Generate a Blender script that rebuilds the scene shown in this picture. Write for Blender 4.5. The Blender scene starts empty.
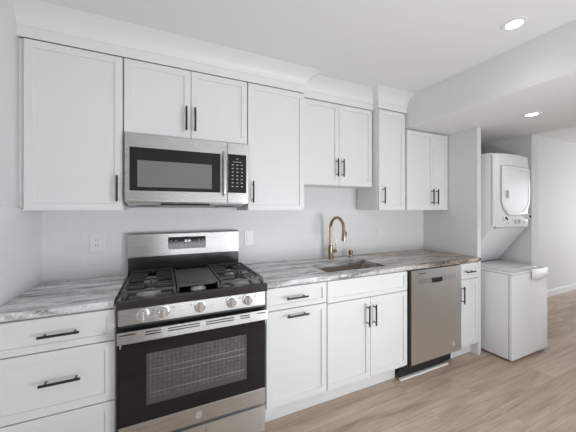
import bpy, bmesh, math, random
from mathutils import Vector, Matrix
random.seed(7)
S = bpy.context.scene
COL = S.collection

# ------------------------------------------------------------------ camera
cam_d = bpy.data.cameras.new('camera')
cam = bpy.data.objects.new('camera', cam_d)
COL.objects.link(cam)
cam.location = (0.3471, -2.2032, 1.3638)
cam.rotation_euler = (math.radians(90), 0, math.radians(-24.81))
cam_d.sensor_width = 36
cam_d.lens = 17.11
cam_d.shift_x = -0.0042
cam_d.shift_y = -0.0116
cam_d.clip_start = 0.02
S.camera = cam

# ------------------------------------------------------------------ world, view
w = bpy.data.worlds.new('world'); S.world = w
w.use_nodes = True
w.node_tree.nodes['Background'].inputs[0].default_value = (0.9, 0.95, 1, 1)
w.node_tree.nodes['Background'].inputs[1].default_value = 1.0
S.view_settings.view_transform = 'Standard'
S.view_settings.look = 'None'
S.view_settings.gamma = 1
S.view_settings.use_curve_mapping = False
S.view_settings.exposure = 0.08

def area(name, loc, aim, sx, sy, power, color=(1, 1, 1)):
    l = bpy.data.lights.new(name, 'AREA')
    l.shape = 'RECTANGLE'; l.size = sx; l.size_y = sy; l.energy = power; l.color = color
    o = bpy.data.objects.new(name, l); COL.objects.link(o)
    o.location = loc
    o.rotation_euler = (Vector(aim) - Vector(loc)).to_track_quat('-Z', 'Y').to_euler()
    return o
# daylight through the windows behind the camera and in the room on the right
day = area('daylight_back', (2.2, -3.4, 0.72), (0.4, 0, 0.38), 1.5, 1.2, 31, (0.90, 0.955, 1))
day.data.spread = math.radians(125)
area('daylight_right', (8.9, -2.0, 1.2), (4.0, -2.0, 1.1), 2.4, 1.8, 68, (0.90, 0.955, 1))
# invented fill, no fixture there: uplight behind the camera, washing the ceiling
area('ceiling_fill', (1.5, -3.0, 0.7), (1.6, -2.5, 2.4), 2.4, 0.6, 27, (0.94, 0.975, 1))

# ------------------------------------------------------------------ materials
def nt(name):
    m = bpy.data.materials.new(name); m.use_nodes = True
    t = m.node_tree
    return m, t, t.nodes['Principled BSDF']
def N(t, typ, **kw):
    n = t.nodes.new(typ)
    for k, v in kw.items(): setattr(n, k, v)
    return n
def plain(name, col, rough=0.5, metal=0.0, spec=0.5, bump=0.0, bscale=200, coat=0.0):
    m, t, b = nt(name)
    b.inputs['Base Color'].default_value = (*col, 1)
    b.inputs['Roughness'].default_value = rough
    b.inputs['Metallic'].default_value = metal
    b.inputs['Specular IOR Level'].default_value = spec
    b.inputs['Coat Weight'].default_value = coat
    tc = N(t, 'ShaderNodeTexCoord')
    nz = N(t, 'ShaderNodeTexNoise'); nz.inputs['Scale'].default_value = bscale
    t.links.new(tc.outputs['Object'], nz.inputs['Vector'])
    # faint roughness variation keeps surfaces from looking synthetic
    mr = N(t, 'ShaderNodeMapRange')
    mr.inputs['To Min'].default_value = max(0, rough - 0.04); mr.inputs['To Max'].default_value = min(1, rough + 0.04)
    t.links.new(nz.outputs['Fac'], mr.inputs['Value']); t.links.new(mr.outputs['Result'], b.inputs['Roughness'])
    if bump:
        bp = N(t, 'ShaderNodeBump'); bp.inputs['Strength'].default_value = bump; bp.inputs['Distance'].default_value = 0.001
        t.links.new(nz.outputs['Fac'], bp.inputs['Height']); t.links.new(bp.outputs['Normal'], b.inputs['Normal'])
    return m
def brushed(name, col, rough, stretch=(4, 300, 300)):
    m, t, b = nt(name)
    b.inputs['Metallic'].default_value = 1
    tc = N(t, 'ShaderNodeTexCoord'); mp = N(t, 'ShaderNodeMapping'); mp.inputs['Scale'].default_value = stretch
    nz = N(t, 'ShaderNodeTexNoise'); nz.inputs['Scale'].default_value = 1; nz.inputs['Detail'].default_value = 3
    t.links.new(tc.outputs['Object'], mp.inputs['Vector']); t.links.new(mp.outputs['Vector'], nz.inputs['Vector'])
    cr = N(t, 'ShaderNodeValToRGB')
    cr.color_ramp.elements[0].position = 0.3; cr.color_ramp.elements[1].position = 0.7
    cr.color_ramp.elements[0].color = (*[c * 0.93 for c in col], 1); cr.color_ramp.elements[1].color = (*col, 1)
    mr = N(t, 'ShaderNodeMapRange'); mr.inputs['To Min'].default_value = rough - 0.05; mr.inputs['To Max'].default_value = rough + 0.06
    t.links.new(nz.outputs['Fac'], cr.inputs['Fac']); t.links.new(cr.outputs['Color'], b.inputs['Base Color'])
    t.links.new(nz.outputs['Fac'], mr.inputs['Value']); t.links.new(mr.outputs['Result'], b.inputs['Roughness'])
    tg = N(t, 'ShaderNodeTangent', direction_type='RADIAL', axis='Z'); t.links.new(tg.outputs[0], b.inputs['Tangent'])
    b.inputs['Anisotropic'].default_value = 0.75; b.inputs['Anisotropic Rotation'].default_value = 0.25
    bp = N(t, 'ShaderNodeBump'); bp.inputs['Strength'].default_value = 0.06; bp.inputs['Distance'].default_value = 0.0005
    t.links.new(nz.outputs['Fac'], bp.inputs['Height']); t.links.new(bp.outputs['Normal'], b.inputs['Normal'])
    return m
def emit(name, col, s):
    m, t, b = nt(name)
    b.inputs['Base Color'].default_value = (*col, 1)
    b.inputs['Emission Color'].default_value = (*col, 1); b.inputs['Emission Strength'].default_value = s
    return m

M = {}
M['wall'] = plain('wall_paint', (0.74, 0.74, 0.74), 0.6, bump=0.05, bscale=300)
M['ceil'] = plain('ceiling_paint', (0.80, 0.80, 0.795), 0.75, bump=0.04, bscale=250)
M['cab'] = plain('cabinet_white', (0.78, 0.78, 0.78), 0.42)
M['trim'] = plain('trim_white', (0.80, 0.80, 0.795), 0.4)
M['black'] = plain('matte_black_metal', (0.012, 0.012, 0.013), 0.35)
M['iron'] = plain('cast_iron', (0.055, 0.055, 0.056), 0.36, bump=0.15, bscale=500)
M['enamel'] = plain('black_enamel', (0.024, 0.024, 0.0245), 0.2, coat=0.4)
M['bglass'] = plain('black_glass', (0.010, 0.010, 0.011), 0.06)
M['screen'] = plain('oven_screen_grey', (0.20, 0.20, 0.195), 0.10)
M['rubber'] = plain('black_rubber', (0.01, 0.01, 0.01), 0.6)
M['steel'] = brushed('brushed_steel', (0.62, 0.62, 0.62), 0.28)
M['steel_soft'] = brushed('satin_steel', (0.72, 0.725, 0.73), 0.30, (300, 300, 4))
M['sink'] = brushed('sink_steel', (0.66, 0.60, 0.55), 0.34, (200, 8, 200))
M['chrome'] = plain('knob_chrome', (0.74, 0.745, 0.75), 0.2, 0.75)
M['bronze'] = plain('brushed_bronze', (0.37, 0.26, 0.18), 0.24, 1)
M['appl'] = plain('appliance_white', (0.80, 0.81, 0.815), 0.22)
M['applgrey'] = plain('appliance_grey', (0.42, 0.43, 0.44), 0.4)
M['plastic'] = plain('white_plastic', (0.80, 0.80, 0.79), 0.3)
M['patch'] = plain('patch_white', (0.93, 0.93, 0.93), 0.25)
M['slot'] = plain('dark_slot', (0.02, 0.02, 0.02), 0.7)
M['print'] = plain('grey_print', (0.45, 0.45, 0.45), 0.5)
M['alu'] = plain('burner_aluminium', (0.50, 0.50, 0.49), 0.4, 0.3)
M['rack'] = plain('oven_rack_chrome', (0.75, 0.75, 0.75), 0.3, 0.8)
M['digit'] = emit('lit_digits', (0.85, 0.92, 1.0), 1.6)
M['lamp'] = emit('lamp_lens', (1.0, 0.98, 0.95), 6.0)

def tile_mat():
    m, t, b = nt('subway_tile')
    tc = N(t, 'ShaderNodeTexCoord'); geo = N(t, 'ShaderNodeSeparateXYZ'); add = N(t, 'ShaderNodeMath', operation='ADD')
    cmb = N(t, 'ShaderNodeCombineXYZ')
    t.links.new(tc.outputs['Object'], geo.inputs[0])
    t.links.new(geo.outputs['X'], add.inputs[0]); t.links.new(geo.outputs['Y'], add.inputs[1])
    t.links.new(add.outputs[0], cmb.inputs['X']); t.links.new(geo.outputs['Z'], cmb.inputs['Y'])
    br = N(t, 'ShaderNodeTexBrick'); br.offset = 0.5
    br.inputs['Scale'].default_value = 1; br.inputs['Mortar Size'].default_value = 0.0013
    br.inputs['Brick Width'].default_value = 0.153; br.inputs['Row Height'].default_value = 0.0765
    br.inputs['Mortar Smooth'].default_value = 0.3
    br.inputs['Color1'].default_value = (0.79, 0.79, 0.79, 1); br.inputs['Color2'].default_value = (0.77, 0.77, 0.77, 1)
    br.inputs['Mortar'].default_value = (0.71, 0.71, 0.705, 1)
    t.links.new(cmb.outputs[0], br.inputs['Vector'])
    t.links.new(br.outputs['Color'], b.inputs['Base Color'])
    b.inputs['Roughness'].default_value = 0.42; b.inputs['Specular IOR Level'].default_value = 0.3
    bp = N(t, 'ShaderNodeBump', invert=True); bp.inputs['Strength'].default_value = 0.2; bp.inputs['Distance'].default_value = 0.0012
    t.links.new(br.outputs['Fac'], bp.inputs['Height']); t.links.new(bp.outputs['Normal'], b.inputs['Normal'])
    return m
M['tile'] = tile_mat()

def floor_mat():
    m, t, b = nt('plank_floor')
    tc = N(t, 'ShaderNodeTexCoord')
    br = N(t, 'ShaderNodeTexBrick'); br.offset = 0.37; br.offset_frequency = 2
    br.inputs['Scale'].default_value = 1; br.inputs['Mortar Size'].default_value = 0.0011
    br.inputs['Brick Width'].default_value = 1.22; br.inputs['Row Height'].default_value = 0.182
    br.inputs['Color1'].default_value = (0, 0, 0, 1); br.inputs['Color2'].default_value = (1, 1, 1, 1)
    br.inputs['Mortar'].default_value = (0.3, 0.3, 0.3, 1)
    t.links.new(tc.outputs['Object'], br.inputs['Vector'])
    sc = N(t, 'ShaderNodeVectorMath', operation='SCALE'); sc.inputs['Scale'].default_value = 7.0
    t.links.new(br.outputs['Color'], sc.inputs[0])
    ad = N(t, 'ShaderNodeVectorMath', operation='ADD')
    t.links.new(tc.outputs['Object'], ad.inputs[0]); t.links.new(sc.outputs[0], ad.inputs[1])
    def noise(scale, detail, dist):
        mp = N(t, 'ShaderNodeMapping'); mp.inputs['Scale'].default_value = scale
        t.links.new(ad.outputs[0], mp.inputs['Vector'])
        n = N(t, 'ShaderNodeTexNoise'); n.inputs['Scale'].default_value = 1; n.inputs['Detail'].default_value = detail
        n.inputs['Distortion'].default_value = dist
        t.links.new(mp.outputs[0], n.inputs['Vector']); return n
    n1 = noise((1.6, 16, 1), 6, 0.6); n2 = noise((5, 120, 1), 3, 0.2); n3 = noise((1.1, 3.0, 1), 2, 0.8)
    def mad(a, k, c):
        q = N(t, 'ShaderNodeMath', operation='MULTIPLY_ADD'); t.links.new(a, q.inputs[0]); q.inputs[1].default_value = k
        if isinstance(c, float): q.inputs[2].default_value = c
        else: t.links.new(c, q.inputs[2])
        return q.outputs[0]
    sep = N(t, 'ShaderNodeSeparateColor'); t.links.new(br.outputs['Color'], sep.inputs[0])
    v = mad(n1.outputs['Fac'], 1.05, -0.46); v = mad(n2.outputs['Fac'], 0.5, v); v = mad(n3.outputs['Fac'], 0.35, v); v = mad(sep.outputs[0], 0.16, v)
    cr = N(t, 'ShaderNodeValToRGB'); e = cr.color_ramp.elements
    e[0].position = 0.18; e[0].color = (0.25, 0.175, 0.125, 1)
    e[1].position = 0.85; e[1].color = (0.66, 0.52, 0.41, 1)
    x = e.new(0.5); x.color = (0.47, 0.36, 0.28, 1)
    t.links.new(v, cr.inputs['Fac'])
    mx = N(t, 'ShaderNodeMix', data_type='RGBA'); mx.inputs['B'].default_value = (0.15, 0.108, 0.08, 1)
    fm = N(t, 'ShaderNodeMath', operation='MULTIPLY'); fm.inputs[1].default_value = 0.55
    t.links.new(br.outputs['Fac'], fm.inputs[0]); t.links.new(fm.outputs[0], mx.inputs['Factor'])
    t.links.new(cr.outputs['Color'], mx.inputs['A'])
    t.links.new(mx.outputs['Result'], b.inputs['Base Color'])
    b.inputs['Roughness'].default_value = 0.42
    bp = N(t, 'ShaderNodeBump'); bp.inputs['Strength'].default_value = 0.12; bp.inputs['Distance'].default_value = 0.001
    t.links.new(n2.outputs['Fac'], bp.inputs['Height']); t.links.new(bp.outputs['Normal'], b.inputs['Normal'])
    return m
M['floor'] = floor_mat()

def granite():
    m, t, b = nt('veined_granite')
    tc = N(t, 'ShaderNodeTexCoord')
    def noise(scale, detail, dist, rot=0.0, rough=0.6):
        mp = N(t, 'ShaderNodeMapping'); mp.inputs['Scale'].default_value = scale; mp.inputs['Rotation'].default_value = (0, 0, rot)
        t.links.new(tc.outputs['Object'], mp.inputs['Vector'])
        n = N(t, 'ShaderNodeTexNoise'); n.inputs['Scale'].default_value = 1; n.inputs['Detail'].default_value = detail
        n.inputs['Distortion'].default_value = dist; n.inputs['Roughness'].default_value = rough
        t.links.new(mp.outputs[0], n.inputs['Vector']); return n.outputs['Fac']
    flow = noise((2.2, 17, 9), 7, 0.9, 0.10); fine = noise((14, 90, 40), 4, 0.4, 0.06); big = noise((0.9, 2.6, 2), 2, 0.5); speck = noise((75, 75, 75), 3, 0.3)
    def mad(a, k, c):
        q = N(t, 'ShaderNodeMath', operation='MULTIPLY_ADD'); t.links.new(a, q.inputs[0]); q.inputs[1].default_value = k
        if isinstance(c, float): q.inputs[2].default_value = c
        else: t.links.new(c, q.inputs[2])
        return q.outputs[0]
    v = mad(flow, 2.7, -1.66); v = mad(fine, 0.95, v); v = mad(big, 0.35, v); v = mad(speck, 0.75, v)
    cr = N(t, 'ShaderNodeValToRGB'); e = cr.color_ramp.elements
    e[0].position = 0.18; e[0].color = (0.055, 0.052, 0.05, 1)
    e[1].position = 0.95; e[1].color = (0.80, 0.81, 0.82, 1)
    for p, c in ((0.36, (0.20, 0.195, 0.19)), (0.52, (0.38, 0.375, 0.37)), (0.70, (0.56, 0.56, 0.565))):
        x = e.new(p); x.color = (*c, 1)
    t.links.new(v, cr.inputs['Fac'])
    # the slab turns brown towards its sink end
    sp = N(t, 'ShaderNodeSeparateXYZ'); t.links.new(tc.outputs['Object'], sp.inputs[0])
    mr = N(t, 'ShaderNodeMapRange'); mr.inputs['From Min'].default_value = 1.75; mr.inputs['From Max'].default_value = 2.5
    w2 = mad(big, 0.9, sp.outputs['X']); w3 = mad(sp.outputs['X'], 0.0, w2)
    sub = N(t, 'ShaderNodeMath', operation='SUBTRACT'); t.links.new(w3, sub.inputs[0]); sub.inputs[1].default_value = 0.45
    t.links.new(sub.outputs[0], mr.inputs['Value'])
    mx = N(t, 'ShaderNodeMix', data_type='RGBA', blend_type='MULTIPLY'); mx.inputs['B'].default_value = (0.62, 0.49, 0.395, 1)
    t.links.new(mr.outputs['Result'], mx.inputs['Factor']); t.links.new(cr.outputs['Color'], mx.inputs['A'])
    t.links.new(mx.outputs['Result'], b.inputs['Base Color'])
    b.inputs['Roughness'].default_value = 0.2
    return m
M['granite'] = granite()

def frit():
    m, t, b = nt('oven_window_frit')
    tc = N(t, 'ShaderNodeTexCoord')
    ck = N(t, 'ShaderNodeTexVoronoi'); ck.inputs['Scale'].default_value = 46; ck.inputs['Randomness'].default_value = 0.25
    t.links.new(tc.outputs['Object'], ck.inputs['Vector'])
    cr = N(t, 'ShaderNodeValToRGB'); e = cr.color_ramp.elements
    e[0].position = 0.1; e[0].color = (0.36, 0.345, 0.33, 1); e[1].position = 0.7; e[1].color = (0.15, 0.145, 0.14, 1)
    t.links.new(ck.outputs['Distance'], cr.inputs['Fac']); t.links.new(cr.outputs['Color'], b.inputs['Base Color'])
    b.inputs['Roughness'].default_value = 0.3
    return m
M['frit'] = frit()
def pane_mat():
    m, t, b = nt('clear_oven_pane')
    out = t.nodes['Material Output']
    tr = N(t, 'ShaderNodeBsdfTransparent'); gl = N(t, 'ShaderNodeBsdfGlossy'); gl.inputs['Roughness'].default_value = 0.05
    tr.inputs['Color'].default_value = (0.9, 0.9, 0.9, 1)
    fr = N(t, 'ShaderNodeFresnel'); fr.inputs['IOR'].default_value = 1.5
    mx = N(t, 'ShaderNodeMixShader')
    t.links.new(fr.outputs[0], mx.inputs[0]); t.links.new(tr.outputs[0], mx.inputs[1]); t.links.new(gl.outputs[0], mx.inputs[2])
    t.links.new(mx.outputs[0], out.inputs['Surface'])
    return m
M['pane'] = pane_mat()

# ------------------------------------------------------------------ mesh helpers
class MB:
    def __init__(s): s.bm = bmesh.new()
    def box(s, x0, x1, y0, y1, z0, z1, bev=0.0, seg=2):
        vs = [s.bm.verts.new((x, y, z)) for x in (x0, x1) for y in (y0, y1) for z in (z0, z1)]
        F = [(0, 1, 3, 2), (4, 6, 7, 5), (0, 4, 5, 1), (2, 3, 7, 6), (0, 2, 6, 4), (1, 5, 7, 3)]
        fs = [s.bm.faces.new([vs[i] for i in f]) for f in F]
        if bev:
            es = list({e for f in fs for e in f.edges})
            bmesh.ops.bevel(s.bm, geom=es, offset=bev, segments=seg, profile=0.5, affect='EDGES')
        return s
    def prism(s, prof, a0, a1, axis='x', bev=0.0):
        """closed polygon in the plane normal to the axis, run from a0 to a1"""
        def P(p, a):
            if axis == 'x': return (a, p[0], p[1])
            if axis == 'y': return (p[0], a, p[1])
            return (p[0], p[1], a)
        A = [s.bm.verts.new(P(p, a0)) for p in prof]; B = [s.bm.verts.new(P(p, a1)) for p in prof]
        fs = [s.bm.faces.new(A), s.bm.faces.new(B[::-1])]
        n = len(prof)
        for i in range(n): fs.append(s.bm.faces.new([A[i], B[i], B[(i + 1) % n], A[(i + 1) % n]]))
        if bev:
            es = list({e for f in fs for e in f.edges})
            bmesh.ops.bevel(s.bm, geom=es, offset=bev, segments=2, profile=0.5, affect='EDGES')
        return s
    def tube(s, pts, r, n=12, cap=True):
        pts = [Vector(p) for p in pts]; rings = []
        R = r if isinstance(r, (list, tuple)) else [r] * len(pts)
        ref = None
        for i, p in enumerate(pts):
            d = (pts[min(i + 1, len(pts) - 1)] - pts[max(i - 1, 0)]).normalized()
            if ref is None: ref = Vector((1, 0, 0)) if abs(d.x) < 0.8 else Vector((0, 0, 1))
            u = (ref - d * ref.dot(d)).normalized(); ref = u; v = d.cross(u)
            rings.append([s.bm.verts.new(p + (u * math.cos(2 * math.pi * k / n) + v * math.sin(2 * math.pi * k / n)) * R[i]) for k in range(n)])
        for a, b in zip(rings, rings[1:]):
            for k in range(n): s.bm.faces.new([a[k], a[(k + 1) % n], b[(k + 1) % n], b[k]])
        if cap: s.bm.faces.new(rings[0][::-1]); s.bm.faces.new(rings[-1])
        return s
    def cyl(s, p0, p1, r, n=24, r1=None): return s.tube([p0, p1], [r, r if r1 is None else r1], n)
    def bar(s, p0, p1, wd, ht):
        """rectangular bar; wd across, ht vertical"""
        p0 = Vector(p0); p1 = Vector(p1); d = (p1 - p0).normalized()
        sd = d.cross(Vector((0, 0, 1)))
        sd = sd.normalized() * wd / 2 if sd.length > 1e-4 else Vector((wd / 2, 0, 0))
        up = sd.cross(d).normalized() * ht / 2
        A = [s.bm.verts.new(p0 + q) for q in (sd + up, sd - up, -sd - up, -sd + up)]
        B = [s.bm.verts.new(p1 + q) for q in (sd + up, sd - up, -sd - up, -sd + up)]
        s.bm.faces.new(A); s.bm.faces.new(B[::-1])
        for i in range(4): s.bm.faces.new([A[i], B[i], B[(i + 1) % 4], A[(i + 1) % 4]])
        return s
    def build(s, name, mat, parent=None, smooth=False):
        bm = s.bm
        bmesh.ops.recalc_face_normals(bm, faces=bm.faces)
        off = Vector((0, 0, 0)); p = parent
        while p is not None: off += p.location; p = p.parent
        if off.length: bmesh.ops.translate(bm, verts=bm.verts, vec=-off)
        me = bpy.data.meshes.new(name); bm.to_mesh(me); bm.free()
        me.materials.append(M[mat])
        if smooth:
            me.polygons.foreach_set('use_smooth', [True] * len(me.polygons)); me.set_sharp_from_angle(angle=math.radians(35))
        o = bpy.data.objects.new(name, me); COL.objects.link(o)
        if parent is not None: o.parent = parent
        return o
def thing(name, label, cat, loc, group=None):
    o = bpy.data.objects.new(name, None); COL.objects.link(o); o.location = loc
    o.empty_display_size = 0.05
    return tag(o, label, cat, group)
def tag(o, label, cat, group=None):
    o['label'] = label; o['category'] = cat
    if group: o['group'] = group
    return o
def struct(name, mb, mat, label=None):
    o = mb.build(name, mat); o['kind'] = 'structure'
    if label: o['label'] = label
    return o
def box(*a, **k): return MB().box(*a, **k)

# ------------------------------------------------------------------ room shell
XL, XB, XS = -0.348, 2.44, 3.84          # left wall, front of the dropped soffit, its far edge
ZC, ZS, ZF = 2.423, 2.137, 2.49          # kitchen ceiling, soffit underside, far room ceiling
YB, XR = -3.5, 9.0
struct('floor', box(XL - 0.1, XR + 0.1, YB - 0.1, 0.1, -0.1, 0), 'floor')
struct('ceiling', box(XL - 0.1, XB, YB - 0.1, 0.1, ZC, ZC + 0.12), 'ceil')
struct('ceiling_soffit', box(XB, XS, YB - 0.1, 0.1, ZS, ZC + 0.12), 'ceil', 'white dropped ceiling beam over the laundry end')
struct('ceiling_far', box(XS, XR + 0.1, YB - 0.1, 0.1, ZF, ZF + 0.1), 'ceil')
struct('wall_left', box(XL - 0.1, XL, YB - 0.1, 0.1, 0, ZC), 'wall')
struct('wall_back', box(XL, XR, 0, 0.1, 0, ZF), 'wall')
struct('wall_right', box(XR, XR + 0.1, YB - 0.1, 0.1, 0, ZF), 'wall')
struct('wall_front', box(XL, XR, YB - 0.1, YB, 0, ZF), 'wall')
struct('wall_partition', box(3.03, 3.085, -0.6, 0, 0, ZS), 'wall', 'thin white wall between the worktop and the laundry closet')
struct('wall_closet', box(3.80, 3.925, -0.68, 0, 0, ZF), 'wall', 'end of the white wall right of the laundry closet')
struct('baseboard_back', MB().prism([(0, 0), (-0.014, 0), (-0.014, 0.085), (-0.009, 0.10), (0, 0.10)], 3.925, XR, 'x'), 'trim')
struct('trim_1', box(XL + 0.008, 3.03, -0.008, 0, 0.914, 1.375), 'tile', 'white glossy subway tile backsplash behind the worktop')
struct('trim_2', box(XL, XL + 0.008, -0.64, 0, 0.914, 1.375), 'tile', 'white glossy subway tile on the left wall')

# crown moulding: (out, z) profile swept along the cabinet tops
PR = [(-0.01, 2.2725), (0.0, 2.2725), (0.0, 2.326), (0.005, 2.329), (0.008, 2.340), (0.013, 2.354), (0.022, 2.370), (0.035, 2.385),
      (0.053, 2.399), (0.075, 2.411), (0.097, 2.4195), (0.098, 2.4225), (-0.01, 2.4225)]
def crown(name, stations, label):
    """stations: functions of out -> (x, y)"""
    m = MB(); rings = [[m.bm.verts.new((*f(o), z)) for o, z in PR] for f in stations]
    n = len(PR)
    for a, b in zip(rings, rings[1:]):
        for i in range(n): m.bm.faces.new([a[i], b[i], b[(i + 1) % n], a[(i + 1) % n]])
    m.bm.faces.new(rings[0]); m.bm.faces.new(rings[-1][::-1])
    struct(name, m, 'trim', label)
YU, YBk = -0.31, -0.24
crown('trim_3', [lambda o: (XL, YU - o), lambda o: (1.345 + o, YU - o), lambda o: (1.345 + o, -0.2)], 'white crown moulding above the cabinets around the microwave')
crown('trim_4', [lambda o: (1.346, YBk - o), lambda o: (2.092, YBk - o)], 'white crown moulding above the recessed cabinet over the sink')
crown('trim_5', [lambda o: (2.092 - o, -0.2), lambda o: (2.092 - o, YU - o), lambda o: (XB, YU - o)], 'white crown moulding above the narrow tall cabinet')

# ------------------------------------------------------------------ cabinets
def shaker(x0, x1, yf, z0, z1, fr=0.055, th=0.02):
    """a shaker front facing -y with its face at yf"""
    m = MB(); m.box(x0, x1, yf, yf + th, z0, z1)
    m.bm.normal_update()
    f = min(m.bm.faces, key=lambda q: q.calc_center_median().y)
    oe = list(f.edges)
    bmesh.ops.inset_individual(m.bm, faces=[f], thickness=fr, depth=0)
    bmesh.ops.inset_individual(m.bm, faces=[f], thickness=0.0025, depth=0)
    c = f.calc_center_median()
    for v in f.verts: v.co.y = yf + 0.009
    bmesh.ops.bevel(m.bm, geom=[e for e in oe if e.is_valid], offset=0.0015, segments=1, affect='EDGES')
    return m
def pull(cx, yf, cz, length, vert, parent):
    m = MB(); h = length / 2; r = 0.0062; d = 0.032; q = h - 0.02
    if vert:
        m.cyl((cx, yf - d, cz - h), (cx, yf - d, cz + h), r, 12)
        for s in (-q, q): m.cyl((cx, yf, cz + s), (cx, yf - d, cz + s), 0.0042, 10)
    else:
        m.cyl((cx - h, yf - d, cz), (cx + h, yf - d, cz), r, 12)
        for s in (-q, q): m.cyl((cx + s, yf, cz), (cx + s, yf - d, cz), 0.0042, 10)
    o = m.build('handle', 'black', parent, True); o['label'] = 'black bar pull'
def upper(label, x0, x1, yf, z0, z1, doors, name='wall_cabinet', fill=None):
    t = thing(name, label, 'cabinet', ((x0 + x1) / 2, 0, z0))
    b = MB().box(x0 + 0.0005, x1 - 0.0005, yf + 0.0225, -0.001 if z0 > 1.38 else -0.0085, z0, z1 + 0.0035)
    b.build('body', 'cab', t)
    for dx0, dx1, hx, hz in doors:
        d = shaker(dx0 + 0.0015, dx1 - 0.0015, yf, z0 + 0.002, z1 - 0.003).build('door', 'cab', t)
        pull(hx, yf, hz, 0.152, True, d)
    if fill: MB().box(*fill).build('filler_strip', 'cab', t)
    return t
ZT = 2.268
upper('white single door wall cabinet at left wall, left of microwave', -0.328, 0.1275, YU, 1.356, ZT, [(-0.324, 0.1255, 0.099, 1.485)], fill=(XL + 0.001, -0.329, -0.29, -0.27, 1.356, 2.271))
upper('short white two door wall cabinet directly above the microwave', 0.1285, 0.8865, YU, 1.822, ZT, [(0.131, 0.508, 0.478, 1.945), (0.508, 0.8845, 0.532, 1.945)])
upper('white single door wall cabinet right of the microwave', 0.8875, 1.344, YU, 1.356, ZT, [(0.8895, 1.343, 0.922, 1.488)])
upper('recessed white two door wall cabinet above the sink', 1.345, 2.0905, YBk, 1.567, ZT, [(1.372, 1.717, 1.688, 1.718), (1.717, 2.078, 1.746, 1.718)])
upper('narrow white single door wall cabinet right of the sink', 2.0915, 2.4385, YU, 1.356, ZT, [(2.097, 2.412, 2.140, 1.488)])
upper('lower topped white two door wall cabinet under the dropped ceiling', 2.4395, 3.029, YU, 1.356, 2.125, [(2.442, 2.808, 2.772, 1.488), (2.808, 3.02, 2.838, 1.488)])

YD = -0.62; ZB = 0.8805
def base_cab(label, x0, x1, toe=True, xr_panel=False):
    t = thing('base_cabinet', label, 'cabinet', ((x0 + x1) / 2, -0.3, 0))
    return t
def base_body(t, x0, x1, toe_x=None, hole=None):
    m = MB()
    th = 0.018; yb = -0.012; yf = YD + 0.022
    if hole:      # open-topped carcass so the sink bowl hangs inside
        m.box(x0, x0 + th, yf, yb, 0.11, ZB); m.box(x1 - th, x1, yf, yb, 0.11, ZB)
        m.box(x0 + th, x1 - th, yf, yb, 0.11, 0.128); m.box(x0 + th, x1 - th, yb - 0.012, yb, 0.128, ZB); m.box(x0 + th, x1 - th, yf, yf + th, 0.128, ZB)
    else: m.box(x0, x1, yf, yb, 0.11, ZB)
    m.build('body', 'cab', t)
    a, b = toe_x or (x0, x1)
    MB().box(a, b, -0.545, -0.527, 0.0, 0.1095).build('toe_kick', 'cab', t)
def front(t, nm, x0, x1, z0, z1, hx=None, hz=None, ln=0.152, vert=False, fr=0.055):
    d = shaker(x0, x1, YD, z0, z1, fr).build(nm, 'cab', t)
    if hx is not None: pull(hx, YD, hz, ln, vert, d)
YD = -0.605
t = base_cab('white three drawer base cabinet left of the range', -0.346, 0.128)
base_body(t, -0.346, 0.128)
front(t, 'drawer', -0.339, 0.126, 0.717, 0.868, -0.087, 0.794, 0.152, fr=0.045)
front(t, 'drawer', -0.339, 0.126, 0.422, 0.712, -0.083, 0.577, 0.152)
front(t, 'drawer', -0.339, 0.126, 0.122, 0.417, -0.083, 0.28, 0.152)
YD = -0.62
t = base_cab('white base cabinet with drawer and pull-out door right of the range', 0.914, 1.352)
base_body(t, 0.914, 1.352)
front(t, 'drawer', 0.918, 1.350, 0.734, 0.872, 1.117, 0.804, fr=0.045)
front(t, 'door', 0.918, 1.350, 0.130, 0.729, 1.122, 0.690)
t = base_cab('white sink base cabinet with two doors and false front', 1.353, 2.104)
base_body(t, 1.353, 2.104, (1.353, 2.045), hole=True)
front(t, 'false_front', 1.357, 2.101, 0.722, 0.872, fr=0.045)
front(t, 'door', 1.357, 1.7275, 0.130, 0.717, 1.695, 0.592, 0.152, True)
front(t, 'door', 1.7305, 2.101, 0.130, 0.717, 1.756, 0.590, 0.152, True)
t = base_cab('narrow white base cabinet between dishwasher and end wall', 2.738, 3.029)
base_body(t, 2.738, 3.012, (2.70, 3.012))
front(t, 'drawer', 2.741, 3.012, 0.732, 0.872, 2.862, 0.80, 0.12, fr=0.045)
front(t, 'door', 2.741, 3.012, 0.122, 0.727, 2.764, 0.600, 0.152, True)
MB().box(3.0135, 3.0295, YD, -0.012, 0, ZB).build('end_panel', 'cab', t)

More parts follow.
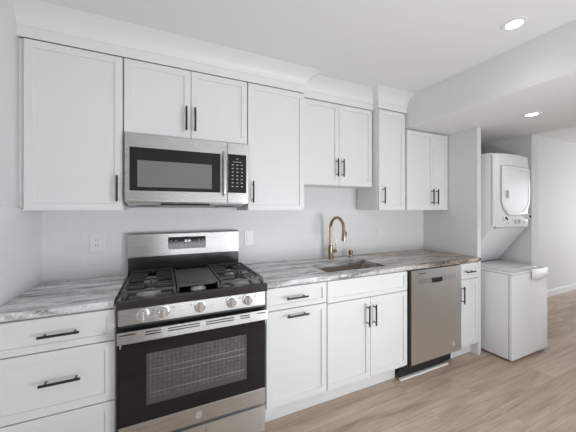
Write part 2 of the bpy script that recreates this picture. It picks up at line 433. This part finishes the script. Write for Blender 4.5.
# ------------------------------------------------------------------ worktops with a chiselled front edge
def worktop(x0, x1, label, hole=None, front_y=-0.633):
    m = MB(); bm = m.bm
    z0, z1, yf, yb = 0.8815, 0.914, front_y + 0.015, -0.0085
    xs = [x0, x1]
    n = int((x1 - x0) / 0.012)
    # main slab (pieces around the sink cut-out)
    if hole:
        hx0, hx1, hy0, hy1 = hole
        loop_o = [(x0, yf), (x1, yf), (x1, yb), (x0, yb)]
        loop_i = [(hx0, hy0), (hx1, hy0), (hx1, hy1), (hx0, hy1)]
        V = {}
        for z in (z0, z1):
            O = [bm.verts.new((*p, z)) for p in loop_o]; I = [bm.verts.new((*p, z)) for p in loop_i]
            V[z] = (O, I)
            for i in range(4): bm.faces.new([O[i], O[(i + 1) % 4], I[(i + 1) % 4], I[i]])
        for k in (0, 1):
            for i in range(4): bm.faces.new([V[z0][k][i], V[z0][k][(i + 1) % 4], V[z1][k][(i + 1) % 4], V[z1][k][i]])
    else: m.box(x0, x1, yf, yb, z0, z1)
    # rough front edge
    rows = 5; grid = []
    for i in range(n + 1):
        x = x0 + (x1 - x0) * i / n; col = []
        for j in range(rows):
            f = j / (rows - 1)
            bulge = 0.012 + 0.005 * math.sin(f * math.pi)
            y = yf - bulge + random.uniform(-0.0035, 0.0035) * (1 if 0 < j < rows - 1 else 0.5)
            col.append(bm.verts.new((x, y, z0 + (z1 - z0) * f)))
        grid.append(col)
    back0 = [bm.verts.new((x0 + (x1 - x0) * i / n, yf, z0)) for i in range(n + 1)]
    back1 = [bm.verts.new((x0 + (x1 - x0) * i / n, yf, z1)) for i in range(n + 1)]
    for i in range(n):
        for j in range(rows - 1): bm.faces.new([grid[i][j], grid[i + 1][j], grid[i + 1][j + 1], grid[i][j + 1]])
        bm.faces.new([grid[i][-1], grid[i + 1][-1], back1[i + 1], back1[i]])
        bm.faces.new([grid[i][0], back0[i], back0[i + 1], grid[i + 1][0]])
    bm.faces.new([*grid[0], back1[0], back0[0]]); bm.faces.new([back0[-1], back1[-1], *grid[-1][::-1]])
    return tag(m.build('worktop', 'granite'), label, 'countertop')
worktop(XL + 0.0085, 0.124, 'grey veined granite worktop between left wall and range', front_y=-0.622)
HOLE = (1.405, 1.962, -0.545, -0.265)
worktop(0.913, 3.0295, 'long granite worktop right of range, grey turning brown, with sink', HOLE)

# ------------------------------------------------------------------ sink, faucet, dispenser
t = thing('sink', 'undermount stainless steel sink set into the granite worktop', 'sink', (1.68, -0.405, 0.68))
m = MB(); bm = m.bm
x0, x1, y0, y1 = HOLE
def rrect(x0, x1, y0, y1, r, z, n=5):
    P = []
    for cx, cy, a in ((x1 - r, y1 - r, 0), (x0 + r, y1 - r, 90), (x0 + r, y0 + r, 180), (x1 - r, y0 + r, 270)):
        for k in range(n + 1):
            q = math.radians(a + 90 * k / n); P.append((cx + r * math.cos(q), cy + r * math.sin(q), z))
    return P
L = [rrect(x0 - 0.012, x1 + 0.012, y0 - 0.012, y1 + 0.012, 0.03, 0.8805), rrect(x0, x1, y0, y1, 0.02, 0.8805), rrect(x0 + 0.004, x1 - 0.004, y0 + 0.004, y1 - 0.004, 0.022, 0.70),
     rrect(x0 + 0.02, x1 - 0.02, y0 + 0.02, y1 - 0.02, 0.03, 0.684)]
R = [[bm.verts.new(p) for p in q] for q in L]
for a, b in zip(R, R[1:]):
    for i in range(len(a)): bm.faces.new([a[i], a[(i + 1) % len(a)], b[(i + 1) % len(a)], b[i]])
bm.faces.new(R[-1])
m.build('basin', 'sink', t, True)
m = MB(); m.tube([(1.68, -0.40, 0.6845), (1.68, -0.40, 0.689)], [0.045, 0.04], 24); m.build('drain', 'chrome', t, True)

t = thing('kitchen_faucet', 'tall bronze gooseneck pull-down kitchen faucet behind the sink', 'faucet', (1.717, -0.108, 0.914))
fx, fy = 1.717, -0.108
MB().tube([(fx, fy, 0.9145), (fx, fy, 0.919), (fx, fy, 0.92), (fx, fy, 1.035), (fx, fy, 1.04)], [0.028, 0.028, 0.0225, 0.0225, 0.017], 24).build('base_column', 'bronze', t, True)
arc = [(fx, fy, 1.03), (fx, fy, 1.12), (fx, fy, 1.20)]
cr_, cz_ = 0.098, 1.20
for k in range(1, 17):
    a = math.pi - math.pi * 1.0 * k / 16
    arc.append((fx, fy - cr_ - cr_ * math.cos(a), cz_ + cr_ * 0.93 * math.sin(a)))
arc += [(fx, fy - 2 * cr_ - 0.001, 1.185)]
MB().tube(arc, 0.0128, 16).build('spout', 'bronze', t, True)
sy = fy - 2 * cr_ - 0.001
h = MB().tube([(fx, sy, 1.19), (fx, sy - 0.001, 1.18), (fx, sy - 0.003, 1.12), (fx, sy - 0.004, 1.098)], [0.0145, 0.0165, 0.0195, 0.018], 20).build('spray_head', 'bronze', t, True)
MB().box(fx + 0.012, fx + 0.024, sy - 0.012, sy + 0.008, 1.135, 1.175, 0.003).build('spray_button', 'rubber', h)
l = MB().tube([(fx + 0.018, fy, 0.985), (fx + 0.058, fy, 0.985)], 0.0145, 18).build('lever_hub', 'bronze', t, True)
o = MB().tube([(fx + 0.047, fy, 0.99), (fx + 0.05, fy - 0.004, 1.03), (fx + 0.054, fy - 0.01, 1.085)], [0.006, 0.0055, 0.005], 12).build('lever', 'chrome', l, True)
o['label'] = 'thin upright chrome lever'
t = thing('soap_dispenser', 'short bronze soap dispenser cap beside the faucet', 'soap dispenser', (1.945, -0.10, 0.914))
MB().tube([(1.945, -0.1, 0.9145), (1.945, -0.1, 0.92), (1.945, -0.1, 0.921), (1.945, -0.1, 0.94)], [0.024, 0.024, 0.016, 0.014], 20).build('base', 'bronze', t, True)
MB().tube([(1.945, -0.1, 0.941), (1.945, -0.1, 0.946), (1.945, -0.1, 0.975), (1.945, -0.1, 0.982)], [0.016, 0.02, 0.02, 0.014], 20).build('cap', 'bronze', t, True)

# ------------------------------------------------------------------ range
RX0, RX1 = 0.146, 0.899
t = thing('gas_range', 'stainless freestanding gas range with black cast iron grates', 'stove', ((RX0 + RX1) / 2, -0.33, 0))
rg = t
MB().box(RX0 + 0.002, RX1 - 0.002, -0.62, -0.03, 0.03, 0.878).build('body', 'steel_soft', t)
for fx_ in (RX0 + 0.05, RX1 - 0.05):
    for fy_ in (-0.57, -0.08): MB().cyl((fx_, fy_, 0), (fx_, fy_, 0.03), 0.016).build('foot', 'rubber', t)
# cooktop: black enamel pan with a raised front lip
MB().prism([(-0.675, 0.880), (-0.03, 0.880), (-0.03, 0.912), (-0.60, 0.908), (-0.634, 0.910), (-0.646, 0.925), (-0.668, 0.9255), (-0.678, 0.915)], RX0 - 0.006, RX1 + 0.004, 'x').build('cooktop', 'enamel', t)
def burner(cx, cy, r, oval=1.0):
    m = MB(); m.tube([(0, 0, 0.909), (0, 0, 0.924), (0, 0, 0.928)], [r, r, r * 0.9], 28)
    for v in m.bm.verts: v.co = Vector((cx + v.co.x, cy + v.co.y * oval, v.co.z))
    b = m.build('burner', 'alu', t, True)
    m = MB(); m.tube([(0, 0, 0.9285), (0, 0, 0.934), (0, 0, 0.936)], [r * 0.74, r * 0.74, r * 0.66], 28)
    for v in m.bm.verts: v.co = Vector((cx + v.co.x, cy + v.co.y * oval, v.co.z))
    m.build('burner_cap', 'alu', b, True)
for cx, cy, r, ov in ((0.276, -0.568, 0.058, 1), (0.276, -0.27, 0.042, 1), (0.522, -0.585, 0.042, 1.0), (0.765, -0.565, 0.054, 1), (0.765, -0.27, 0.042, 1)): burner(cx, cy, r, ov)
def grate(x0, x1):
    m = MB(); y0, y1 = -0.632, -0.135; zt = 0.957; hh = 0.011; wd = 0.010
    for x in (x0, x1): m.bar((x, y0, zt - hh / 2), (x, y1, zt - hh / 2), wd, hh)
    for y in (y0, y1, (y0 + y1) / 2): m.bar((x0, y, zt - hh / 2), (x1, y, zt - hh / 2), wd, hh)
    cx = (x0 + x1) / 2
    m.bar((cx, -0.455, zt - hh / 2), (cx, -0.335, zt - hh / 2), wd, hh)
    m.bar((cx, y1 - 0.05, zt - hh / 2), (cx, y1, zt - hh / 2), wd, hh)
    for cy in (-0.545, -0.27):
        for sx in (-1, 1):
            xe = x0 if sx < 0 else x1
            m.bar((xe, cy, zt - hh / 2), (cx + sx * 0.03, cy, zt - hh / 2), wd, hh)
            for sy_ in (-1, 1) if cy > -0.5 else (1,):
                m.bar((xe, cy + sy_ * 0.058, zt - hh / 2), (cx + sx * 0.022, cy + sy_ * 0.040, zt - hh / 2), wd, hh)
    for x in (x0, x1):
        for y in (y0, y1, (y0 + y1) / 2): m.box(x - 0.006, x + 0.006, y - 0.007, y + 0.007, 0.906, zt - 0.004)
    # heavy front skirt of the grate
    return m
grate(0.162, 0.398).build('grate', 'iron', t)
grate(0.646, 0.883).build('grate', 'iron', t)
m = MB(); m.box(0.413, 0.631, -0.605, -0.19, 0.940, 0.954, 0.004)
m.box(0.413, 0.421, -0.632, -0.17, 0.906, 0.955); m.box(0.623, 0.631, -0.632, -0.17, 0.906, 0.955)
g = m.build('griddle', 'iron', t); g['label'] = 'flat black griddle plate over the centre burner'
# control panel, slightly raked, with five knobs
MB().prism([(-0.661, 0.797), (-0.622, 0.797), (-0.622, 0.879), (-0.655, 0.879)], RX0, RX1 - 0.004, 'x', 0.0015).build('control_panel', 'steel', t)
for kx in (0.253, 0.346, 0.524, 0.694, 0.789):
    yk = -0.659
    m = MB(); m.tube([(kx, yk, 0.841), (kx, yk - 0.007, 0.8413), (kx, yk - 0.0075, 0.8413), (kx, yk - 0.022, 0.842), (kx, yk - 0.025, 0.842)], [0.031, 0.031, 0.026, 0.0245, 0.021], 24)
    k = m.build('knob', 'chrome', t, True)
    MB().box(kx - 0.005, kx + 0.005, yk - 0.037, yk - 0.024, 0.819, 0.866, 0.002).build('grip', 'chrome', k)
for kx in (0.300, 0.392, 0.478, 0.742, 0.836): MB().box(kx - 0.004, kx + 0.004, -0.6605, -0.658, 0.853, 0.857).build('burner_mark', 'slot', t)
# backguard
GX0, GX1 = 0.1255, 0.884
m = MB(); m.prism([(-0.03, 0.905), (-0.05, 0.905), (-0.062, 0.93), (-0.062, 1.028), (-0.03, 1.028)], GX0 + 0.001, GX1 - 0.001, 'x'); m.build('lower_backguard', 'enamel', t)
bg = MB().prism([(-0.03, 1.034), (-0.066, 1.034), (-0.066, 1.19), (-0.058, 1.2), (-0.03, 1.2)], GX0, GX1, 'x', 0.002).build('backguard', 'steel', t)
d = MB().box(0.375, 0.633, -0.0685, -0.066, 1.078, 1.164, 0.001).build('display_panel', 'bglass', bg)
def text(s, size, loc, parent, mat, name):
    cu = bpy.data.curves.new(name, 'FONT'); cu.body = s; cu.size = size; cu.align_x = 'CENTER'; cu.align_y = 'CENTER'; cu.extrude = 0.0003
    tmp = bpy.data.objects.new('tmp', cu); COL.objects.link(tmp)
    me = bpy.data.meshes.new_from_object(tmp.evaluated_get(bpy.context.evaluated_depsgraph_get()))
    bpy.data.objects.remove(tmp); bpy.data.curves.remove(cu)
    mb = MB(); mb.bm.from_mesh(me); bpy.data.meshes.remove(me)
    mb.bm.transform(Matrix.Translation(loc) @ Matrix.Rotation(math.radians(90), 4, 'X'))
    return mb.build(name, mat, parent)
text('8:14', 0.022, (0.506, -0.0690, 1.134), d, 'digit', 'clock_digits')
for bx, bz in ((0.395, 1.138), (0.425, 1.138), (0.395, 1.102), (0.43, 1.102), (0.463, 1.102), (0.497, 1.102), (0.548, 1.106), (0.585, 1.138), (0.612, 1.138), (0.585, 1.108), (0.612, 1.108)):
    MB().box(bx - 0.005, bx + 0.005, -0.0692, -0.0684, bz - 0.003, bz + 0.003).build('touch_key', 'print', d)
# oven door
YO = -0.657
od = MB().box(RX0 + 0.001, RX1 - 0.001, YO + 0.012, -0.6225, 0.214, 0.716, 0.003).build('oven_door', 'steel', t)
MB().box(RX0 + 0.001, RX1 - 0.001, YO + 0.010, -0.6225, 0.7165, 0.783).build('door_top_shade', 'enamel', od)  # black band paints in the shadow between control panel and handle
MB().box(RX0 + 0.001, RX1 - 0.001, YO - 0.001, YO + 0.0115, 0.214, 0.302, 0.003).build('lower_band', 'steel', od)
WX0, WX1, WZ0, WZ1 = 0.268, 0.785, 0.378, 0.640
m = MB()
for a in ((RX0 + 0.002, WX0, 0.303, 0.712), (WX1, RX1 - 0.002, 0.303, 0.712), (WX0, WX1, 0.303, WZ0), (WX0, WX1, WZ1, 0.712)): m.box(a[0], a[1], YO, YO + 0.0115, a[2], a[3])
m.build('door_glass', 'bglass', od)
MB().box(WX0, WX1, YO + 0.0095, YO + 0.0117, WZ0, WZ1).build('window_screen', 'frit', od)
for rz in (0.436, 0.525, 0.556):
    m = MB(); m.cyl((WX0 + 0.012, YO + 0.006, rz), (WX1 - 0.012, YO + 0.006, rz), 0.0018, 8); m.build('oven_rack', 'rack', od)
m = MB()
for a in ((WX0, WX0 + 0.012, WZ0 + 0.028, WZ1), (WX1 - 0.03, WX1, WZ0 + 0.028, WZ1), (WX0, WX1, WZ0, WZ0 + 0.028)): m.box(a[0], a[1], YO + 0.0078, YO + 0.0092, a[2], a[3])
m.build('window_border', 'screen', od)
MB().box(WX0, WX1, YO + 0.0005, YO + 0.0015, WZ0, WZ1).build('window_pane', 'pane', od)
# flat bar handle with vent slots and its two end brackets
hd = MB().prism([(-0.702, 0.724), (-0.688, 0.722), (-0.684, 0.776), (-0.694, 0.778), (-0.6965, 0.776)], RX0 + 0.001, RX1, 'x', 0.0015).build('handle', 'steel', od)
MB().box(RX0 + 0.012, RX1 - 0.012, -0.6875, -0.6455, 0.735, 0.742).build('handle_mount_shade', 'slot', hd)  # dark colour stands in for the shade behind the handle
for hx in (RX0 + 0.010, RX1 - 0.016): MB().prism([(-0.6455, 0.69), (-0.69, 0.70), (-0.69, 0.735), (-0.6455, 0.735)], hx, hx + 0.006, 'x', 0.001).build('handle_bracket', 'steel', hd)
for sx0, sx1 in ((0.158, 0.225), (0.265, 0.335), (0.365, 0.52), (0.55, 0.70), (0.735, 0.79), (0.832, 0.885)):
    for q, sz in enumerate((0.766, 0.754)):
        if (sx0 < 0.2 or sx0 > 0.8) and q: continue
        yv = -0.702 + 0.0055 * (sz - 0.724) / 0.052
        MB().box(sx0, sx1, yv - 0.0012, yv + 0.0005, sz - 0.0026, sz + 0.0026).build('vent_slot', 'slot', hd)
def emblem(c, r, parent, mat='chrome', face='slot'):
    """round badge with a raised rim and a curled script monogram"""
    b = MB().cyl((c[0], c[1], c[2]), (c[0], c[1] - 0.0015, c[2]), r * 0.9).build('badge', 'chrome', parent, True)
    m = MB()
    m.tube([(c[0] + r * math.cos(a * math.pi / 14), c[1] - 0.001, c[2] + r * math.sin(a * math.pi / 14)) for a in range(29)], r * 0.11, 8, False)
    for s in (-1, 1):
        m.tube([(c[0] + s * r * (0.32 + 0.26 * math.cos(a / 9 * math.pi)), c[1] - 0.0018, c[2] + r * (0.05 + 0.42 * math.sin(a / 9 * math.pi))) for a in range(0, 16)], r * 0.07, 6)
    m.build('badge_rim', 'applgrey', b, True)
emblem((0.519, YO - 0.0012, 0.258), 0.017, od)
# storage drawer with a recessed grip
dr = MB()
for a in ((RX0 + 0.001, 0.36, 0.045, 0.196), (0.56, RX1 - 0.003, 0.045, 0.196), (0.36, 0.56, 0.045, 0.120), (0.36, 0.56, 0.172, 0.196)): dr.box(a[0], a[1], YO, -0.6225, a[2], a[3])
dr.box(0.36, 0.56, YO + 0.022, -0.6225, 0.12, 0.172)
dr.build('storage_drawer', 'steel_soft', t)

# ------------------------------------------------------------------ microwave
t = thing('microwave', 'stainless over-the-range microwave mounted above the gas range', 'microwave', (0.51, -0.17, 1.386))
YM = -0.345; MX0, MX1, MZ0, MZ1 = 0.1385, 0.8835, 1.4065, 1.816
MB().box(MX0 + 0.004, MX1 - 0.004, -0.318, -0.009, 1.402, 1.820).build('body', 'steel_soft', t)
d = MB().box(MX0, 0.736, YM, -0.3185, MZ0, MZ1, 0.003).build('door', 'steel', t)
MB().box(0.163, 0.691, YM - 0.002, YM + 0.001, 1.475, 1.734, 0.001).build('door_glass', 'bglass', d)
MB().box(0.204, 0.634, YM - 0.0032, YM - 0.0021, 1.498, 1.657).build('window', 'screen', d)
MB().tube([(0.713, YM - 0.0, 1.462), (0.713, YM - 0.022, 1.470), (0.713, YM - 0.026, 1.50), (0.713, YM - 0.026, 1.70), (0.713, YM - 0.022, 1.735), (0.713, YM, 1.745)], 0.0105, 12).build('handle', 'steel', d, True)
emblem((0.508, YM - 0.0005, 1.783), 0.0125, d)
c = MB().box(0.7375, MX1, YM, -0.3185, MZ0, MZ1, 0.003).build('control_panel', 'steel', t)
kp = MB().box(0.741, 0.868, YM - 0.0015, YM + 0.001, 1.476, 1.739, 0.001).build('keypad', 'bglass', c)
for ix, kx in enumerate((0.772, 0.804, 0.836)):
    for iz in range(8):
        if iz == 0 and ix != 1: continue
        kz = 1.667 - (iz - 1) * 0.0245 if iz else 1.708
        MB().box(kx - 0.006, kx + 0.006, YM - 0.0021, YM - 0.0014, kz - 0.003, kz + 0.003).build('button', 'print', kp)
MB().box(0.775, 0.835, YM - 0.0021, YM - 0.0014, 1.686, 1.689).build('display_line', 'print', kp)
m = MB(); m.prism([(-0.335, 1.4015), (-0.01, 1.4015), (-0.01, 1.375), (-0.16, 1.383), (-0.30, 1.386), (-0.325, 1.392)], MX0 + 0.012, MX1 - 0.03, 'x'); m.build('underside', 'applgrey', t)
MB().box(0.33, 0.62, -0.345, -0.325, 1.388, 1.4015).build('vent_grille', 'slot', t)
for gx in (0.19, 0.68): MB().box(gx, gx + 0.13, -0.30, -0.14, 1.372, 1.3765).build('grease_filter', 'applgrey', t)

# ------------------------------------------------------------------ dishwasher
t = thing('dishwasher', 'stainless built-in dishwasher between sink cabinet and narrow cabinet', 'dishwasher', (2.42, -0.3, 0))
YW = -0.642
MB().box(2.109, 2.733, -0.595, -0.03, 0.112, 0.874).build('tub', 'rubber', t)
m = MB()
PX0, PX1, PZ0, PZ1 = 2.352, 2.482, 0.757, 0.803
for a in ((2.121, PX0, 0.125, 0.874), (PX1, 2.731, 0.125, 0.874), (PX0, PX1, 0.125, PZ0), (PX0, PX1, PZ1, 0.874)): m.box(a[0], a[1], YW, -0.597, a[2], a[3])
m.box(PX0, PX1, YW + 0.03, -0.597, PZ0, PZ1)
d = m.build('door', 'steel_soft', t)
MB().prism([(PX0, PZ0), (PX1, PZ0), (PX1, PZ0 + 0.02), (PX1 - 0.03, PZ1), (PX0 + 0.03, PZ1), (PX0, PZ0 + 0.014)], YW + 0.0285, YW + 0.0298, 'y').build('handle_pocket', 'slot', d)
for a, b in ((2.195, PX0), (PX1, 2.655)): MB().box(a, b, YW - 0.0012, YW - 0.0001, 0.762, 0.802).build('control_strip', 'steel', d)
MB().box(PX0, PX1, YW - 0.002, YW + 0.0, PZ1 - 0.006, PZ1 + 0.001).build('handle_lip', 'steel', d)
MB().box(2.205, 2.29, YW - 0.0006, YW, 0.842, 0.848).build('printed_mark', 'slot', d)
emblem((2.627, YW - 0.0004, 0.198), 0.021, d)
MB().box(2.108, 2.1205, YW + 0.004, -0.5965, 0.125, 0.874).build('side_gasket', 'rubber', t)
m = MB(); m.box(2.062, 2.69, -0.572, -0.556, 0.018, 0.099); m.build('toe_panel', 'rubber', t)
m = MB(); m.box(2.05, 2.118, -0.578, -0.5725, 0.018, 0.074, 0.002); m.build('toe_bracket', 'rubber', t)
struct('trim_6', box(2.05, 2.62, -0.60, -0.58, 0.0, 0.014), 'trim', 'thin white floor trim under the dishwasher')

# ------------------------------------------------------------------ laundry centre
t = thing('laundry_center', 'white stacked washer and dryer unit in the closet', 'washer dryer', (3.44, -0.45, 0))
lx0, lx1, lyf = 3.134, 3.742, -0.833
m = MB(); m.box(lx0, lx1, lyf + 0.03, -0.12, 0.02, 0.777, 0.006); wb = m.build('washer_cabinet', 'appl', t, True)
MB().box(lx0, lx1, lyf, lyf + 0.028, 0.02, 0.777, 0.007, 3).build('front_panel', 'appl', wb, True)
for fx_ in (lx0 + 0.05, lx1 - 0.05):
    for fy_ in (-0.77, -0.18): MB().cyl((fx_, fy_, 0), (fx_, fy_, 0.02), 0.02).build('foot', 'rubber', wb)
tp = MB().box(lx0 - 0.001, lx1 + 0.001, lyf - 0.003, -0.12, 0.7785, 0.797, 0.007, 3).build('washer_top', 'appl', t, True)
ld = MB().box(lx0 + 0.05, lx1 - 0.05, -0.775, -0.43, 0.7972, 0.806, 0.004).build('washer_lid', 'appl', tp, True)
MB().box(3.50, 3.60, -0.735, -0.708, 0.806, 0.8075, 0.0).build('lid_grip', 'applgrey', ld)
# dryer with sloping underside
dx0, dx1, dyf = 3.160, 3.765, -0.655
side = [(-0.12, 0.798), (-0.385, 0.80), (-0.40, 0.825), (dyf + 0.0, 1.185), (dyf, 1.90), (-0.12, 1.915)]
db = MB().prism(side, dx0, dx1, 'x', 0.006).build('dryer_cabinet', 'appl', t, True)
# bowed front panel with an arched top
m = MB(); bm = m.bm; nx = 18; rows = []
for i in range(nx + 1):
    f = i / nx; x = dx0 + (dx1 - dx0) * f; e = 1 - (2 * f - 1) ** 2
    edge = min(1, min(f, 1 - f) / 0.06); rr = math.sqrt(max(0, 1 - (1 - edge) ** 2))
    y = dyf - 0.012 - 0.014 * e - 0.012 * rr
    zt = 1.885 + 0.010 * e + 0.012 * rr; zb = 1.205 - 0.012 * rr
    rows.append([bm.verts.new(p) for p in ((x, dyf + 0.009, zb + 0.006), (x, y + 0.006, zb), (x, y, zb + 0.010), (x, y, zt - 0.03), (x, y + 0.008, zt - 0.006), (x, y + 0.022, zt), (x, dyf + 0.009, zt))])
for a, b in zip(rows, rows[1:]):
    for j in range(7): bm.faces.new([a[j], b[j], b[(j + 1) % 7], a[(j + 1) % 7]])
bm.faces.new(rows[0]); bm.faces.new(rows[-1][::-1])
fp = m.build('dryer_front', 'appl', t, True)
YF = dyf - 0.038
# door: straight top, clipped lower corners, bowed face
def outline(s):
    P = [(px - 0.022, pz) for px, pz in [(3.268 + s, 1.775 - s), (3.50, 1.785 - s), (3.735 - s, 1.775 - s), (3.748 - s, 1.60), (3.745 - s, 1.44 + 0.3 * s), (3.715 - s, 1.37 + 0.6 * s), (3.640 - 0.6 * s, 1.308 + s), (3.50, 1.303 + s),
         (3.372 + 0.6 * s, 1.308 + s), (3.295 + s, 1.37 + 0.6 * s), (3.268 + s, 1.44 + 0.3 * s), (3.262 + s, 1.60)]]
    return P
m = MB(); bm = m.bm
lv = [(0.0, YF + 0.012), (0.0, YF - 0.004), (0.006, YF - 0.010), (0.03, YF - 0.012), (0.034, YF - 0.008), (0.05, YF - 0.008)]
R = [[bm.verts.new((x, y, z)) for x, z in outline(s)] for s, y in lv]
for a, b in zip(R, R[1:]):
    for i in range(12): bm.faces.new([a[i], a[(i + 1) % 12], b[(i + 1) % 12], b[i]])
bm.faces.new(R[0][::-1]); bm.faces.new(R[-1])
dd = m.build('dryer_door', 'appl', fp, True)
m = MB(); bm = m.bm
A = [bm.verts.new((x, YF + 0.006, z)) for x, z in outline(-0.007)]; B = [bm.verts.new((x, YF - 0.0015, z)) for x, z in outline(-0.007)]
for i in range(12): bm.faces.new([A[i], A[(i + 1) % 12], B[(i + 1) % 12], B[i]])
bm.faces.new(A[::-1]); bm.faces.new(B)
m.build('door_gasket', 'applgrey', fp)
m = MB(); m.box(3.306, 3.330, YF - 0.022, YF - 0.009, 1.47, 1.545, 0.005); m.build('door_handle', 'applgrey', dd, True)
for kx, kz in ((3.287, 1.277), (3.700, 1.290)):
    k = MB().tube([(kx, YF + 0.02, kz), (kx, YF - 0.008, kz), (kx, YF - 0.012, kz)], [0.027, 0.027, 0.024], 24).build('knob', 'plastic', fp, True)
    g = MB().tube([(kx - 0.012, YF - 0.02, kz + 0.012), (kx + 0.012, YF - 0.02, kz - 0.012)], 0.0075, 8).build('knob_grip', 'rubber', k, True)
    MB().cyl((kx, YF - 0.0115, kz), (kx, YF - 0.022, kz), 0.012).build('knob_cap', 'applgrey', k, True)
for kx in (3.476, 3.545): MB().box(kx - 0.015, kx + 0.015, YF - 0.010, YF + 0.02, 1.222, 1.262, 0.003).build('rocker_switch', 'applgrey', fp)
for kx in (3.355, 3.64): MB().cyl((kx, YF + 0.015, 1.232), (kx, YF - 0.002, 1.232), 0.008).build('indicator', 'applgrey', fp)
MB().box(dx0 + 0.02, dx1 - 0.02, dyf - 0.0215, dyf - 0.002, 1.181, 1.191, 0.002).build('front_trim', 'applgrey', fp)

m = MB(); bm = m.bm                       # thin white patch, bent down over the washer's front edge
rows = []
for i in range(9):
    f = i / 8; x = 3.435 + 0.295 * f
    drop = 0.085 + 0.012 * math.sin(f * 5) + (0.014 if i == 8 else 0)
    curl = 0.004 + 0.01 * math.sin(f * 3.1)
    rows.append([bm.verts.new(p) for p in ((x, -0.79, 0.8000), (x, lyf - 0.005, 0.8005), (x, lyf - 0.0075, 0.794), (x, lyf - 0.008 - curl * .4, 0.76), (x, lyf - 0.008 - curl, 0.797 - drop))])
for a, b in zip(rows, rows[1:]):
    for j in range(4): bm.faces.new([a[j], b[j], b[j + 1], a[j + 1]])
o = m.build('white_patch', 'patch', None, True)
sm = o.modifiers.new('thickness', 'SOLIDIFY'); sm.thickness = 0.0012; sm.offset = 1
tag(o, 'bright white patch bent over the washer top front edge', 'patch')

# ------------------------------------------------------------------ outlets
def outlet(cx, cz, label, w_=0.083, h_=0.126, sockets=True):
    t = thing('outlet', label, 'outlet', (cx, -0.008, cz), 'wall plates on the backsplash')
    MB().box(cx - w_ / 2, cx + w_ / 2, -0.0135, -0.0082, cz - h_ / 2, cz + h_ / 2, 0.002).build('cover_plate', 'plastic', t)
    r = MB().box(cx - 0.017, cx + 0.017, -0.0165, -0.0136, cz - 0.034, cz + 0.034, 0.001).build('receptacle', 'plastic', t)
    if sockets:
        for dz in (-0.017, 0.017):
            for dx in (-0.006, 0.006): MB().box(cx + dx - 0.0014, cx + dx + 0.0014, -0.0168, -0.0164, cz + dz - 0.004, cz + dz + 0.005).build('slot', 'slot', r)
    return t
outlet(-0.056, 1.141, 'white outlet plate on the tile left of the range')
outlet(0.982, 1.128, 'white wall plate on the tile just right of the range backguard', 0.075, 0.118, False)
outlet(2.377, 1.130, 'white wall plate on the tile right of the faucet', 0.08, 0.125, False)

# ------------------------------------------------------------------ recessed ceiling lights
def downlight(x, y, z, label, power):
    t = thing('recessed_light', label, 'ceiling light', (x, y, z), 'recessed ceiling lights')
    m = MB(); bm = m.bm; n = 40
    prof = [(0.041, z - 0.0005), (0.041, z - 0.004), (0.060, z - 0.004), (0.064, z - 0.0005)]
    R = [[bm.verts.new((x + r * math.cos(2 * math.pi * k / n), y + r * math.sin(2 * math.pi * k / n), q)) for k in range(n)] for r, q in prof]
    for i in range(4):
        a, b = R[i], R[(i + 1) % 4]
        for k in range(n): bm.faces.new([a[k], a[(k + 1) % n], b[(k + 1) % n], b[k]])
    m.build('trim_ring', 'trim', t, True)
    MB().cyl((x, y, z - 0.0008), (x, y, z - 0.003), 0.040, 36).build('lens', 'lamp', t)
    l = bpy.data.lights.new('downlight_lamp', 'SPOT'); l.energy = power; l.spot_size = math.radians(150); l.spot_blend = 1; l.shadow_soft_size = 0.05; l.color = (1, 0.97, 0.93)
    o = bpy.data.objects.new('downlight_lamp', l); COL.objects.link(o); o.parent = t; o.location = (0, 0, -0.02)
downlight(2.165, -1.32, ZC, 'round recessed light in the main kitchen ceiling', 2.5)
downlight(3.065, -1.005, ZS, 'round recessed light in the dropped ceiling by the laundry closet', 3)
